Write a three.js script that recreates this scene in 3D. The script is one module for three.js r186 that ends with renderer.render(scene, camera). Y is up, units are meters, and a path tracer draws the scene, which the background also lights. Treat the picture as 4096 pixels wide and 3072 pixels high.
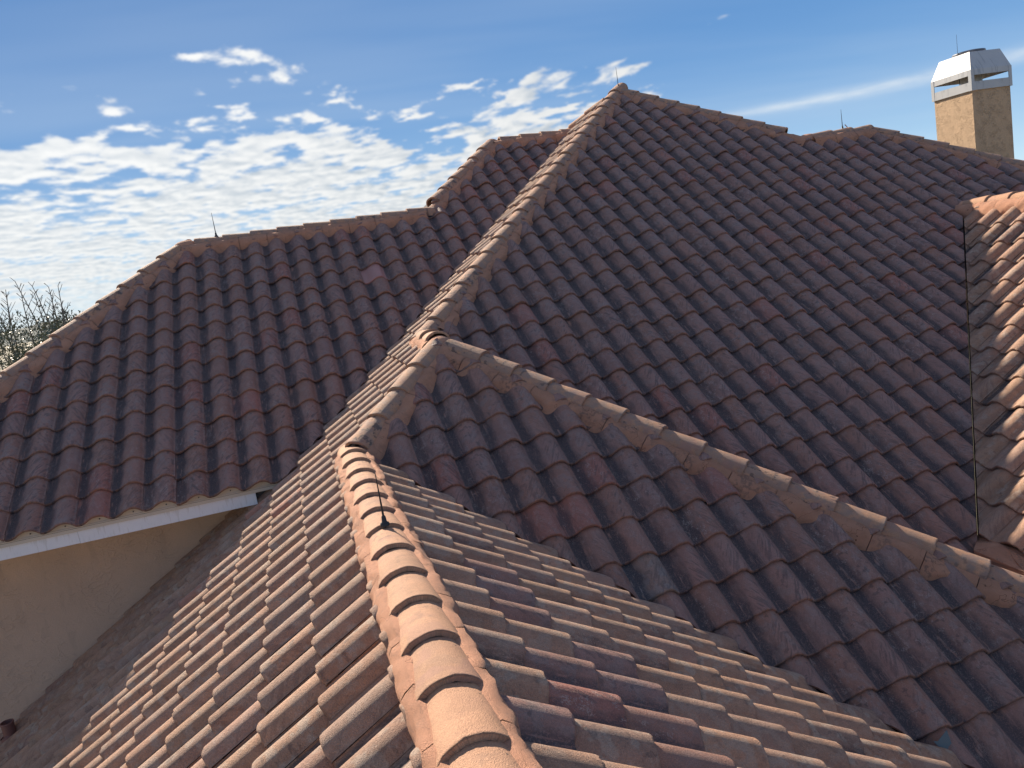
import * as THREE from 'three';
import { mergeGeometries } from 'three/addons/utils/BufferGeometryUtils.js';

// ---------------------------------------------------------------- camera, sky, sun, exposure
const T0 = Date.now(), stage = (n) => console.log(n, Date.now() - T0);
const scene = new THREE.Scene();
const camera = new THREE.PerspectiveCamera(50.77, 4 / 3, 0.05, 3000);
camera.position.set(0, 0, 0);
camera.up.set(0.19191, 0.97523, -0.10999);
camera.lookAt(0.243725, -0.155928, -0.957227);
const EXPOSURE = 2.1, SUN_I = 5;
const SUN = new THREE.Vector3(-0.52, 1.0, -1.60).normalize();
const renderer = new THREE.WebGLRenderer({ antialias: true });
renderer.setSize(1024, 768);
renderer.toneMapping = THREE.LinearToneMapping;
renderer.toneMappingExposure = EXPOSURE;
renderer.shadowMap.enabled = true;
const sun = new THREE.DirectionalLight(new THREE.Color().setRGB(1.0, 0.87, 0.70), SUN_I);
sun.position.copy(SUN).multiplyScalar(40).add(new THREE.Vector3(3, 0, -8));
sun.target.position.set(3, 0, -8);
sun.castShadow = true; sun.shadow.radius = 1; sun.shadow.mapSize.set(4096, 4096);
Object.assign(sun.shadow.camera, { left: -16, right: 16, top: 16, bottom: -16, near: 1, far: 90 });
scene.add(sun, sun.target);

// ---------------------------------------------------------------- noise
function rng(seed) { let a = seed >>> 0; return () => { a = (a + 0x6D2B79F5) | 0; let t = Math.imul(a ^ (a >>> 15), 1 | a); t = (t + Math.imul(t ^ (t >>> 7), 61 | t)) ^ t; return ((t ^ (t >>> 14)) >>> 0) / 4294967296; }; }
const TAB = new Float32Array(65536); { const r = rng(7); for (let i = 0; i < 65536; i++) TAB[i] = r(); }
const sst = (a, b, x) => { const t = Math.min(1, Math.max(0, (x - a) / (b - a))); return t * t * (3 - 2 * t); };
const lerp = (a, b, t) => a + (b - a) * t;
function vn(x, y, s = 0, period = 256) {
  const xf = Math.floor(x), yf = Math.floor(y), k = period - 1; let fx = x - xf, fy = y - yf;
  fx = fx * fx * (3 - 2 * fx); fy = fy * fy * (3 - 2 * fy);
  const sx = s * 37, sy = s * 91;
  const x0 = ((xf & k) + sx) & 255, x1 = (((xf + 1) & k) + sx) & 255, y0 = (((yf & k) + sy) & 255) << 8, y1 = ((((yf + 1) & k) + sy) & 255) << 8;
  const a = TAB[y0 | x0], b = TAB[y0 | x1], c = TAB[y1 | x0], d = TAB[y1 | x1];
  return a + (b - a) * fx + (c - a + (a - b - c + d) * fx) * fy;
}
function fbm(x, y, o = 4, s = 0, period = 256) { let v = 0, a = 0.5, t = 0; for (let i = 0; i < o; i++) { v += a * vn(x, y, s + i * 5, period); t += a; a *= 0.52; x *= 2; y *= 2; if (period < 256) period *= 2; } return v / t; }

// ---------------------------------------------------------------- sky: air and clouds only
{
  const W = 4096, H = 2048, data = new Float32Array(W * H * 4);
  const sd = [SUN.x, SUN.y, SUN.z], R2D = 180 / Math.PI, K = 1 / EXPOSURE;
  for (let j = 0; j < H; j++) {
    const el = ((j + 0.5) / H - 0.5) * Math.PI, ed = el * R2D, ce = Math.cos(el), se = Math.sin(el);
    for (let i = 0; i < W; i++) {
      const o = (j * W + i) * 4; data[o + 3] = 1;
      if (ed < -0.3) { data[o] = 0.22 * K; data[o + 1] = 0.21 * K; data[o + 2] = 0.18 * K; continue; }
      const ph = ((i + 0.5) / W - 0.5) * 2 * Math.PI, x = Math.cos(ph) * ce, z = Math.sin(ph) * ce;
      const az = Math.atan2(x, -z) * R2D;                                  // 0 along the house, positive to the right
      const cs = x * sd[0] + se * sd[1] + z * sd[2], near = Math.exp((cs - 1) * 5), e = Math.max(0, ed);
      const h = Math.exp(-e / 6.5), hh = Math.exp(-e / 24);
      let r = 0.02 + 0.06 * hh + 0.52 * h, g = 0.12 + 0.20 * hh + 0.55 * h, b = 0.35 + 0.45 * hh + 0.22 * h;
      const gl = near * 0.14 * (0.35 + 0.65 * h); r += gl * 0.9; g += gl * 0.72; b += gl * 0.34;
      if (e > 0.2) {
        const q = 1 / (se + 0.035), px = x * q, pz = z * q;
        // a broad bank of small rippled clouds towards the sun, thinning upwards and to the right; added unseen behind the camera to brighten shaded walls
        const wob = fbm(px * 0.35 + 9, pz * 0.35 + 4, 3, 3);
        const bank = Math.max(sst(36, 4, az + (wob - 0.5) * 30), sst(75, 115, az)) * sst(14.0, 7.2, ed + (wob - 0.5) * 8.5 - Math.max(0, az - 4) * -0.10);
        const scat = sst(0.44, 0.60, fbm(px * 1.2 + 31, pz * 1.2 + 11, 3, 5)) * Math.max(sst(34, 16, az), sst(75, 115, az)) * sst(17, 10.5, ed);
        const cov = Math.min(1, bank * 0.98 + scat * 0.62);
        let d = 0, den = 0;
        if (cov > 0.01) {
          const wx = px + 0.10 * fbm(px * 4, pz * 4, 2, 8), wz = pz + 0.10 * fbm(px * 4 + 50, pz * 4, 2, 9);
          const n = 0.58 * fbm(wx * 4.2, wz * 2.5, 3, 11) + 0.42 * fbm(wx * 12, wz * 7.5, 5, 17);
          d = sst(0.64 - 0.34 * cov, 0.76 - 0.24 * cov, n + 0.03);
          const n2 = 0.58 * fbm((wx - 0.03) * 4.2, (wz - 0.12) * 2.5, 3, 11) + 0.42 * fbm((wx - 0.03) * 12, (wz - 0.12) * 7.5, 3, 17); den = Math.min(1, Math.max(0, 0.35 + 3.2 * (n2 - n) + 0.9 * (n - 0.5))) * Math.min(1, cov * 1.3);
        }
        // long thin streak to the right
        const cx = az - 38, sy = ed - 6.9 - 0.012 * cx - 0.5 * Math.sin(az * 0.11);
        const st = 0.62 * Math.exp(-(sy * sy) / (0.035 + 0.11 * sst(28, 44, az))) * sst(27, 36, az) * sst(64, 48, az) * (0.25 + 1.2 * fbm(az * 0.7 + ed * 1.5, sy * 5.5 + 9, 5, 21));
        const veil = 0.15 * sst(0.50, 0.80, fbm(px * 0.22 + 3, pz * 0.7 + 8, 5, 25)) * sst(70, 20, ed) * sst(60, 20, Math.abs(az - 5));
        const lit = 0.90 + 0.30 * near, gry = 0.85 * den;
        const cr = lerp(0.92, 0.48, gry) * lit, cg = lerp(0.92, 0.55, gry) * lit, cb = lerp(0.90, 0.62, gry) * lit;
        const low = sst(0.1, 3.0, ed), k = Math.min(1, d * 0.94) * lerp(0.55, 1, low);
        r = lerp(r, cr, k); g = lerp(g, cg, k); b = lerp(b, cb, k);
        const thin = 0.60 * sst(17, 55, ed) * (0.72 + 0.5 * (fbm(px * 0.9 + 70, pz * 0.6, 4, 27) - 0.5)); r = lerp(r, 0.70, thin); g = lerp(g, 0.70, thin); b = lerp(b, 0.73, thin);  // overhead veil, out of view, added to whiten and lift the ambient light
        const k2 = Math.min(0.8, st + veil * (1 - k)); r = lerp(r, 0.74, k2); g = lerp(g, 0.82, k2); b = lerp(b, 0.90, k2);
      }
      { const hz = 0.62 * Math.exp(-e / 2.4) * (0.45 + 0.55 * sst(45, -10, az)); r = lerp(r, 0.80, hz); g = lerp(g, 0.84, hz); b = lerp(b, 0.84, hz); }
      data[o] = r * K; data[o + 1] = g * K; data[o + 2] = b * K;
    }
  }
  const t = new THREE.DataTexture(data, W, H, THREE.RGBAFormat, THREE.FloatType);
  t.mapping = THREE.EquirectangularReflectionMapping; t.magFilter = THREE.LinearFilter; t.minFilter = THREE.LinearFilter; t.wrapS = THREE.RepeatWrapping; t.needsUpdate = true;
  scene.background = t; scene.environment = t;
}

stage('sky');
// ---------------------------------------------------------------- roof frame (x right, y up, z away from the camera; three uses -z)
const M = 2 / 3, L2 = Math.hypot(1, M), WID = 0.305, EXP = 0.3597, LEN = 0.43, LIFT = 0.037, CAP = 0.38;
const A_L = -1.6912, A_F = -1.317, A_M = -6.1144, A_B = -6.7105, A_LF = -7.4698, A_BR = 6.6368, A_MR = 0.1247, A_LL = 1.6318, A_UL = -0.6965, A_RR = 7.4172, A_R = -6.5787;
const Y_LR = 0.7861, Y_UR = 1.9072, Y_RR = 1.02, Z_W = 9.2776;
const v3 = (x, y, z) => new THREE.Vector3(x, y, -z);
// kinds of slope: 'z' falls to the camera, 'l' falls to the left, 'r' falls to the right, 'b' falls away
const slopeY = (k, a, x, z) => k === 'z' ? a + M * z : k === 'l' ? a + M * x : k === 'r' ? a - M * x : a - M * z;
const FRAME = {
  z: { r: new THREE.Vector3(1, 0, 0), n: new THREE.Vector3(0, 1, M).normalize(), d: new THREE.Vector3(0, -M, 1).normalize() },
  l: { r: new THREE.Vector3(0, 0, 1), n: new THREE.Vector3(-M, 1, 0).normalize(), d: new THREE.Vector3(-1, -M, 0).normalize() },
  r: { r: new THREE.Vector3(0, 0, -1), n: new THREE.Vector3(M, 1, 0).normalize(), d: new THREE.Vector3(1, -M, 0).normalize() },
};
const uToXZ = (k, u, w) => k === 'z' ? [u, w] : k === 'l' ? [w, -u] : [w, u];     // u across the slope, w = plan coordinate down it

// ---------------------------------------------------------------- textures and materials
const toB = new Uint8Array(4097); for (let i = 0; i <= 4096; i++) { const c = i / 4096; toB[i] = Math.round(255 * (c <= 0.0031308 ? 12.92 * c : 1.055 * Math.pow(c, 1 / 2.4) - 0.055)); }
const enc = (c) => toB[Math.min(4096, Math.max(0, (c * 4096) | 0))];
function colourTexture(w, h, f) {
  const d = new Uint8Array(w * h * 4), c = [0, 0, 0];
  for (let j = 0; j < h; j++) for (let i = 0; i < w; i++) { f(i, j, c); const o = (j * w + i) * 4; d[o] = enc(c[0]); d[o + 1] = enc(c[1]); d[o + 2] = enc(c[2]); d[o + 3] = 255; }
  const t = new THREE.DataTexture(d, w, h); t.colorSpace = THREE.SRGBColorSpace; t.magFilter = THREE.LinearFilter; t.wrapS = t.wrapT = THREE.RepeatWrapping; t.needsUpdate = true; return t;
}
function greyTexture(w, h, f) {
  const d = new Uint8Array(w * h * 4);
  for (let j = 0; j < h; j++) for (let i = 0; i < w; i++) { const o = (j * w + i) * 4, v = Math.min(255, Math.max(0, Math.round(255 * f(i, j)))); d[o] = d[o + 1] = d[o + 2] = v; d[o + 3] = 255; }
  const t = new THREE.DataTexture(d, w, h); t.magFilter = THREE.LinearFilter; t.wrapS = t.wrapT = THREE.RepeatWrapping; t.needsUpdate = true; return t;
}
// One cell per tile variant: u across the tile (pan on the left, barrel on the right), v from head (0) to butt (1)
const CELLS = 8, CELL = 256;
function tileAtlas(stained, seed) {
  const R = rng(seed), P = [];
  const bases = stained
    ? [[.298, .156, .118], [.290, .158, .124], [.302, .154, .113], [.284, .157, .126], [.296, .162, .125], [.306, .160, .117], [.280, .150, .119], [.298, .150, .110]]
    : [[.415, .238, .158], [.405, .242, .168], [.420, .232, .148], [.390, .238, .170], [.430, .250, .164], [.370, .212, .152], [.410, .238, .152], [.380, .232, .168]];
  for (let c = 0; c < CELLS * CELLS; c++) {
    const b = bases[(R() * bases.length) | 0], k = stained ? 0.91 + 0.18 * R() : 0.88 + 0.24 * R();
    P.push({ b: b.map((x) => x * k), pan: stained ? 0.62 + 0.38 * R() : (R() < 0.34 ? 0.55 + 0.4 * R() : 0.15 * R()), flank: R(), lich: R(), head: R(), s: (R() * 200) | 0, red: R() < 0.02, dust: R(), crack: R() < 0.14, slant: R() < 0.5 ? 1 : -1 });
  }
  return colourTexture(CELLS * CELL, CELLS * CELL, (i, j, out) => {
    const p = P[((j / CELL) | 0) * CELLS + ((i / CELL) | 0)], u = (i % CELL) / CELL, v = (j % CELL) / CELL, X = u * 0.305, Y = v * 0.43, s = p.s;
    let [r, g, b] = p.b;
    const big = fbm(X * 14 + s, Y * 10, 3, 2), mid = fbm(X * 60 + s, Y * 48, 3, 6), fine = vn(X * 420 + s, Y * 420, 9), fine2 = vn(X * 900, Y * 900 + s, 13);
    let t = 0.80 + 0.32 * big + 0.16 * (mid - 0.5); r *= t; g *= t; b *= t;
    // clean clay near the head, where the course above kept it dry: irregular lower edge
    const hz = sst(0.12, -0.10, v - 0.17 - 0.10 * p.head - 0.22 * (fbm(X * 38 + s, Y * 20, 3, 31) - 0.5)) * (stained ? 0.75 : 0.5);
    r = lerp(r, 0.33, hz * 0.8); g = lerp(g, 0.155, hz * 0.8); b = lerp(b, 0.095, hz * 0.8);
    if (p.red) { r *= 1.18; g *= 0.90; b *= 0.84; }
    // grey lichen film on the barrel
    const li = sst(0.47, 0.66, fbm(X * 26 + s + 40, Y * 18, 4, 41)) * (0.25 + 0.6 * p.lich);
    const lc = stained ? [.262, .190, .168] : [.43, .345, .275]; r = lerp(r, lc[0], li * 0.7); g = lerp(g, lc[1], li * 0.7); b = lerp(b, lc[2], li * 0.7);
    // black algae, running in the pan with some shade painted in, and brushed slantwise over the flanks
    const edge = u < 0.62 ? sst(0.50, 0.22, u + 0.24 * (fbm(X * 30 + s, Y * 9, 4, 51) - 0.5)) * sst(-0.05, 0.05, u - 0.02 + 0.06 * (fbm(X * 9, Y * 16 + s, 2, 53) - 0.5)) : 0;
    let al = edge * sst(0.30, 0.52, fbm(X * 55 + s, Y * 8 + 3, 4, 61) + 0.36 * p.pan - 0.12) * Math.min(1, p.pan * 1.3);
    const sl = fbm((X + p.slant * -Y * 0.55) * 80 + s, (Y + p.slant * X * 0.4) * 11, 4, 71);
    al = Math.max(al, sst(0.56, 0.72, sl + 0.10 * big) * sst(0.40, 0.55, u) * (stained ? 0.70 : 0.30) * p.flank * sst(0.20, 0.45, v));
    al = Math.max(al, sst(0.62, 0.74, fbm(X * 32 + 70 + s, Y * 32, 4, 81)) * (stained ? 0.6 : 0.45) * p.lich);
    al *= 1 - 0.45 * sst(0.58, 0.8, vn(X * 300 + s, Y * 220, 85));
    r = lerp(r, 0.036, al * 0.93); g = lerp(g, 0.031, al * 0.93); b = lerp(b, 0.037, al * 0.93);
    // pale crusts of dried mineral
    const cr = sst(0.60, 0.72, fbm(X * 48 + s, Y * 26 + 20, 3, 91)) * sst(0.46, 0.62, vn(X * 330, Y * 200 + s, 93)) * p.dust * (stained ? 0.55 : 0.4);
    r = lerp(r, 0.40, cr); g = lerp(g, 0.32, cr); b = lerp(b, 0.28, cr);
    // sandy grain
    t = 0.66 + 0.40 * fine + 0.26 * fine2; r *= t; g *= t; b *= t;
    // worn clay on the butt edge
    if (v > 0.962) { const w = sst(0.962, 0.985, v) * sst(0.36, 0.62, fbm(X * 40 + s, 3, 3, 95)) * 0.6; r = lerp(r, 0.24, w); g = lerp(g, 0.13, w); b = lerp(b, 0.088, w); }
    out[0] = r; out[1] = g; out[2] = b;
  });
}
function capAtlas(seed) {
  const R = rng(seed), P = []; for (let c = 0; c < 16; c++) P.push({ k: 0.88 + 0.24 * R(), s: (R() * 200) | 0, grey: c >= 8 ? 0.55 + 0.45 * R() : 0.18 * R(), red: R(), st: R() });
  return colourTexture(1024, 1024, (i, j, out) => {
    const p = P[((j / 256) | 0) * 4 + ((i / 256) | 0)], u = (i % 256) / 256, v = (j % 256) / 256, X = u * 0.34, Y = v * 0.42, s = p.s;
    let r = 0.44 * p.k, g = 0.238 * p.k, b = 0.140 * p.k;
    const big = fbm(X * 12 + s, Y * 10, 3, 2), ring = fbm(X * 6 + s, Y * 90, 3, 4), fine = vn(X * 420 + s, Y * 420, 9), fine2 = vn(X * 850, Y * 850 + s, 13);
    const t = (0.82 + 0.30 * big + 0.12 * (ring - 0.5)) * (0.64 + 0.42 * fine + 0.28 * fine2); r *= t; g *= t; b *= t;
    const li = sst(0.28, 0.68, fbm(X * 22 + s, Y * 20, 5, 41)) * p.grey; r = lerp(r, 0.255, li * 0.8); g = lerp(g, 0.190, li * 0.8); b = lerp(b, 0.158, li * 0.8);
    const rd = sst(0.50, 0.68, fbm(X * 15 + s, Y * 15 + 9, 3, 45)) * p.red * 0.6; r = lerp(r, 0.35, rd); g = lerp(g, 0.185, rd); b = lerp(b, 0.135, rd);
    const dk = sst(0.60, 0.72, fbm(X * 30 + s, Y * 24, 4, 51)) * (0.25 + 0.55 * p.grey) * p.st; r = lerp(r, 0.06, dk); g = lerp(g, 0.05, dk); b = lerp(b, 0.05, dk);
    const hx = (u - 0.72) * 0.34, hy = (v - 0.30) * 0.42; if (hx * hx + hy * hy < 0.000018) { r = 0.03; g = 0.025; b = 0.02; }
    out[0] = r; out[1] = g; out[2] = b;
  });
}
const grain = greyTexture(512, 512, (i, j) => { const x = i / 512, y = j / 512; return 0.5 * vn(x * 64, y * 64, 1, 64) + 0.35 * vn(x * 128, y * 128, 2, 128) + 0.25 * fbm(x * 16, y * 16, 3, 4, 16); });
grain.channel = 1;
const std = (o) => new THREE.MeshStandardMaterial({ roughness: 0.9, side: THREE.DoubleSide, ...o });
const MAT = {
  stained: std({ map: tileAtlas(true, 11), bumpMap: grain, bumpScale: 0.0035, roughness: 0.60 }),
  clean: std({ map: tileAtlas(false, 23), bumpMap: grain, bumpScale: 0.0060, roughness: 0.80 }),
  cap: std({ map: capAtlas(31), bumpMap: grain, bumpScale: 0.0036, roughness: 0.82 }),
  deck: std({ color: new THREE.Color().setRGB(0.05, 0.04, 0.038), roughness: 1 }),
};
const mortarTex = (dirty) => colourTexture(1024, 1024, (i, j, out) => {
  const x = i / 1024, y = j / 1024, big = fbm(x * 8, y * 8, 4, 3, 8), fine = vn(x * 256, y * 256, 5, 256), brush = fbm(x * 64, y * 8, 3, 7, 64);
  const t = 0.80 + 0.30 * big + 0.10 * (fine - 0.5) + 0.10 * (brush - 0.5); let r = 0.52 * t, g = 0.258 * t, b = 0.158 * t;
  const dk = sst(0.44, 0.70, fbm(x * 8, y * 8, 5, 12, 8)) * sst(0.40, 0.66, fbm(x * 64, y * 64, 4, 15, 64)) * dirty; r = lerp(r, 0.15, dk); g = lerp(g, 0.105, dk); b = lerp(b, 0.085, dk);
  const ck = Math.abs(fbm(x * 4, y * 4, 5, 22, 4) - 0.5); if (ck < 0.0016 * (0.5 + dirty)) { r *= 0.4; g *= 0.38; b *= 0.38; }
  out[0] = r; out[1] = g; out[2] = b;
});
MAT.replaced = std({ color: new THREE.Color().setRGB(0.36, 0.17, 0.145), bumpMap: grain, bumpScale: 0.001, roughness: 0.42 });
MAT.bluish = std({ map: MAT.stained.map, color: new THREE.Color().setRGB(0.92, 1.18, 1.30), bumpMap: grain, bumpScale: 0.0035, roughness: 0.7 });
MAT.mortar = std({ map: mortarTex(0.25), bumpMap: grain, bumpScale: 0.006 });
MAT.mortarOld = std({ map: mortarTex(0.6), bumpMap: grain, bumpScale: 0.008 });

stage('textures');
// ---------------------------------------------------------------- things
const counts = {};
const numbered = (n) => { const k = counts[n] = (counts[n] ?? -1) + 1; return k ? n + '_' + String(k).padStart(3, '0') : n; };
function thing(name, label, category, base, group) {
  const o = new THREE.Group(); o.name = numbered(name); o.position.copy(base); o.userData = { label, category, kind: 'thing' }; if (group) o.userData.group = group; scene.add(o); return o;
}
// a child given in world coordinates
function part(parent, name, geo, mat, label) {
  const m = new THREE.Mesh(geo, mat); m.name = name; m.castShadow = m.receiveShadow = true; if (label) m.userData.label = label;
  parent.updateWorldMatrix(true, false); m.applyMatrix4(parent.matrixWorld.clone().invert()); parent.add(m); return m;
}
function placed(parent, name, geo, mat, matrix) {
  const m = new THREE.Mesh(geo, mat); m.name = name; m.castShadow = m.receiveShadow = true;
  parent.updateWorldMatrix(true, false); m.applyMatrix4(parent.matrixWorld.clone().invert().multiply(matrix)); parent.add(m); return m;
}

// ---------------------------------------------------------------- roof tiles
const PROFILE = [[0, .011], [.010, .004], [.028, 0], [.052, .003], [.075, .012], [.098, .026], [.120, .042], [.143, .057], [.168, .070], [.190, .078], [.212, .080], [.235, .077], [.256, .068], [.273, .054], [.286, .037], [.295, .0215], [.307, .0185]];
function tileGeometry(cell) {
  // [z, drop] rows from head to butt, then the lip
  const rows = [[-LEN, 0, 0], [-0.016, 0, 0.963], [-0.005, 0.0012, 0.985], [0, 0.0055, 1], [0, 0.025, 1]];
  const n = PROFILE.length, pos = [], uv = [], uv1 = [], idx = [], cu = cell % CELLS, cv = (cell / CELLS) | 0;
  rows.forEach(([z, drop, v]) => PROFILE.forEach(([x, y]) => {
    const ze = z > -0.02 ? z + 0.011 * (fbm(x * 26 + cell * 3.1, cell * 1.7, 3, 6) - 0.5) : z, wear = drop ? 0.006 * sst(0.55, 0.8, fbm(x * 40 + cell * 5.3, 2, 2, 9)) : 0;
    pos.push(x, y - drop - wear + LIFT * (z + LEN) / LEN, ze - wear);
    const vv = z === -LEN ? 0.004 : Math.min(0.994, v), uu = 0.006 + 0.988 * Math.min(1, x / 0.307);
    uv.push((cu + uu) / CELLS, (cv + vv) / CELLS); uv1.push(x * 1.15 / 0.14 + cell * 0.37, z / 0.14 + cell * 0.21 - drop * 7);
  }));
  for (let a = 0; a < rows.length - 1; a++) for (let b = 0; b < n - 1; b++) { const i = a * n + b; idx.push(i, i + n, i + 1, i + 1, i + n, i + n + 1); }
  // right edge, hanging over the neighbour's pan
  const k0 = pos.length / 3, e = [n - 1, 3 * n + n - 1];
  e.forEach((q) => { for (const dy of [0, -0.016]) { pos.push(pos[q * 3], pos[q * 3 + 1] + dy, pos[q * 3 + 2]); uv.push(uv[q * 2], uv[q * 2 + 1]); uv1.push(uv1[q * 2] - dy * 7, uv1[q * 2 + 1]); } });
  idx.push(k0, k0 + 2, k0 + 1, k0 + 1, k0 + 2, k0 + 3);
  const g = new THREE.BufferGeometry();
  g.setAttribute('position', new THREE.Float32BufferAttribute(pos, 3)); g.setAttribute('uv', new THREE.Float32BufferAttribute(uv, 2)); g.setAttribute('uv1', new THREE.Float32BufferAttribute(uv1, 2));
  g.setIndex(idx); g.computeVertexNormals(); return g;
}
const TILES = []; for (let c = 0; c < CELLS * CELLS; c++) TILES.push(tileGeometry(c));

const ATTRS = [['position', 3], ['normal', 3], ['uv', 2], ['uv1', 2]];
// keep the part of a geometry where every test(point) >= 0; the sawn edge gets the tile's thickness
function clipGeometry(geo, matrix, tests) {
  const g = geo.index ? geo.toNonIndexed() : geo, A = ATTRS.map(([k]) => g.attributes[k].array), nv = g.attributes.position.count; let tris = [];
  for (let i = 0; i < nv; i += 3) { const t = []; for (let k = 0; k < 3; k++) { const v = []; ATTRS.forEach(([, s], a) => { for (let c = 0; c < s; c++) v.push(A[a][(i + k) * s + c]); }); t.push(v); } tris.push(t); }
  const p = new THREE.Vector3(), cuts = [];
  for (const test of tests) {
    const out = [];
    for (const t of tris) {
      const d = t.map((v) => test(p.set(v[0], v[1], v[2]).applyMatrix4(matrix)));
      if (d.every((x) => x >= 0)) { out.push(t); continue; }
      if (d.every((x) => x < 0)) continue;
      const poly = [], on = [];
      for (let k = 0; k < 3; k++) {
        const a = t[k], b = t[(k + 1) % 3], da = d[k], db = d[(k + 1) % 3];
        if (da >= 0) poly.push(a);
        if ((da >= 0) !== (db >= 0)) { const f = da / (da - db), v = a.map((x, q) => x + (b[q] - x) * f); poly.push(v); on.push(v); }
      }
      for (let k = 1; k < poly.length - 1; k++) out.push([poly[0], poly[k], poly[k + 1]]);
      if (on.length === 2 && t.every((v) => Math.abs(v[4]) > 0.15)) cuts.push(on);
    }
    tris = out;
  }
  for (const [a, b] of cuts) { const a2 = a.slice(), b2 = b.slice(); a2[1] -= 0.018; b2[1] -= 0.018; const nx = b[2] - a[2], nz = a[0] - b[0], l = Math.hypot(nx, nz) || 1; const q = [a, b, b2, a2].map((v) => { v = v.slice(); v[3] = nx / l; v[4] = 0; v[5] = nz / l; return v; }); tris.push([q[0], q[1], q[2]], [q[0], q[2], q[3]]); }
  if (!tris.length) return null;
  const o = new THREE.BufferGeometry(), arr = ATTRS.map(() => []);
  for (const t of tris) for (const v of t) { let at = 0; ATTRS.forEach(([, s], a) => { for (let c = 0; c < s; c++) arr[a].push(v[at++]); }); }
  ATTRS.forEach(([k, s], a) => o.setAttribute(k, new THREE.Float32BufferAttribute(arr[a], s)));
  return o;
}
camera.updateMatrixWorld(true); camera.updateProjectionMatrix();
const PV = new THREE.Matrix4().multiplyMatrices(camera.projectionMatrix, camera.matrixWorldInverse), tmp = new THREE.Vector3();
function onScreen(p, margin = 0.16) { tmp.copy(p).applyMatrix4(camera.matrixWorldInverse); if (tmp.z > -0.6) return false; tmp.copy(p).applyMatrix4(PV); return Math.abs(tmp.x) < 1 + margin && Math.abs(tmp.y) < 1 + margin * 1.4; }

// region: list of half planes [a, b, c] in plan meaning a*x + b*z <= c
function deckOf(parent, kind, a, poly, mat = MAT.deck, name = 'roof_slope') {
  const tri = THREE.ShapeUtils.triangulateShape(poly.map(([x, z]) => new THREE.Vector2(x, z)), []), pos = [];
  for (const t of tri) for (const k of t) { const [x, z] = poly[k]; pos.push(x, slopeY(kind, a, x, z) - 0.028, -z); }
  const g = new THREE.BufferGeometry(); g.setAttribute('position', new THREE.Float32BufferAttribute(pos, 3)); g.computeVertexNormals();
  if (g.attributes.normal.getY(0) < 0) { const p = g.attributes.position.array; for (let i = 0; i < p.length; i += 9) for (let c = 0; c < 3; c++) { const q = p[i + 3 + c]; p[i + 3 + c] = p[i + 6 + c]; p[i + 6 + c] = q; } g.computeVertexNormals(); }
  return part(parent, name, g, mat);
}
// lay tiles: u0 = seam phase across, w0 = a butt position down the slope (plan), bounds in (u, w)
const LAID = [];
function layTiles(deck, owner, kind, a, mat, seed, { u0, w0, uMin, uMax, wMin, wMax, region, special }) {
  const F = FRAME[kind], R = rng(seed), de = EXP / L2, dirW = kind === 'r' ? 1 : -1, out = LAID;   // w falls with v for 'z' and 'l'
  const basis = new THREE.Matrix4().makeBasis(F.r, F.n, F.d), pt = new THREE.Vector3(), q = new THREE.Matrix4(), e = new THREE.Euler();
  const kMin = Math.ceil((wMin - w0) / de), kMax = Math.floor((wMax - w0) / de), iMin = Math.ceil((uMin - u0) / WID), iMax = Math.floor((uMax - u0) / WID);
  for (let k = kMin; k <= kMax; k++) {
    const wave = (R() - 0.5) * 0.008;
    for (let i = iMin; i <= iMax; i++) {
      const cell = (R() * 64) | 0, j1 = (R() - 0.5) * 0.011 + wave * 0.8 + (R() < 0.02 ? dirW * 0.018 : 0), j2 = (R() - 0.5) * 0.006, j3 = (R() - 0.5) * 0.016, j4 = (R() - 0.5) * 0.020, lift = R() * 0.006 + (R() < 0.05 ? 0.007 : 0);
      const u = u0 + i * WID + j2 * 0.4, w = w0 + k * de + j1, reg = typeof region === 'function' ? region(u + WID / 2, w) : region;
      if (!reg) continue;
      const corner = (du, dv) => uToXZ(kind, u + du, w - dirW * dv / L2);
      let inside = 0, total = 0, worst = Infinity; const cuts = [];
      for (const h of reg) {
        let mn = Infinity, mx = -Infinity;
        for (const du of [-0.002, WID + 0.004]) for (const dv of [-0.004, LEN]) { const [x, z] = corner(du, dv), s = h[2] - h[0] * x - h[1] * z; mn = Math.min(mn, s); mx = Math.max(mx, s); }
        if (mx <= 0.015) { total = -1; break; }
        if (mn < 0) cuts.push(h);
      }
      if (total < 0) continue;
      const [x, z] = uToXZ(kind, u, w);
      pt.set(x, slopeY(kind, a, x, z), -z).addScaledVector(F.n, lift);
      const mid = pt.clone().addScaledVector(F.r, WID / 2).addScaledVector(F.d, -EXP / 2);
      if (!onScreen(mid)) continue;
      q.copy(basis).multiply(new THREE.Matrix4().makeRotationFromEuler(e.set(j3 * 0.4, j4, j3))); q.setPosition(pt);
      const opt = special?.(x, z) ?? {};
      let geo = TILES[opt.cell ?? cell];
      if (cuts.length) geo = clipGeometry(geo, q, cuts.map((h) => (p) => h[2] - h[0] * p.x + h[1] * p.z));
      if (!geo) continue;
      out.push({ deck, owner, geo, mat: opt.mat ?? mat, q: q.clone(), cut: cuts.length > 0, dist: mid.length() });
    }
  }
}
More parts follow.
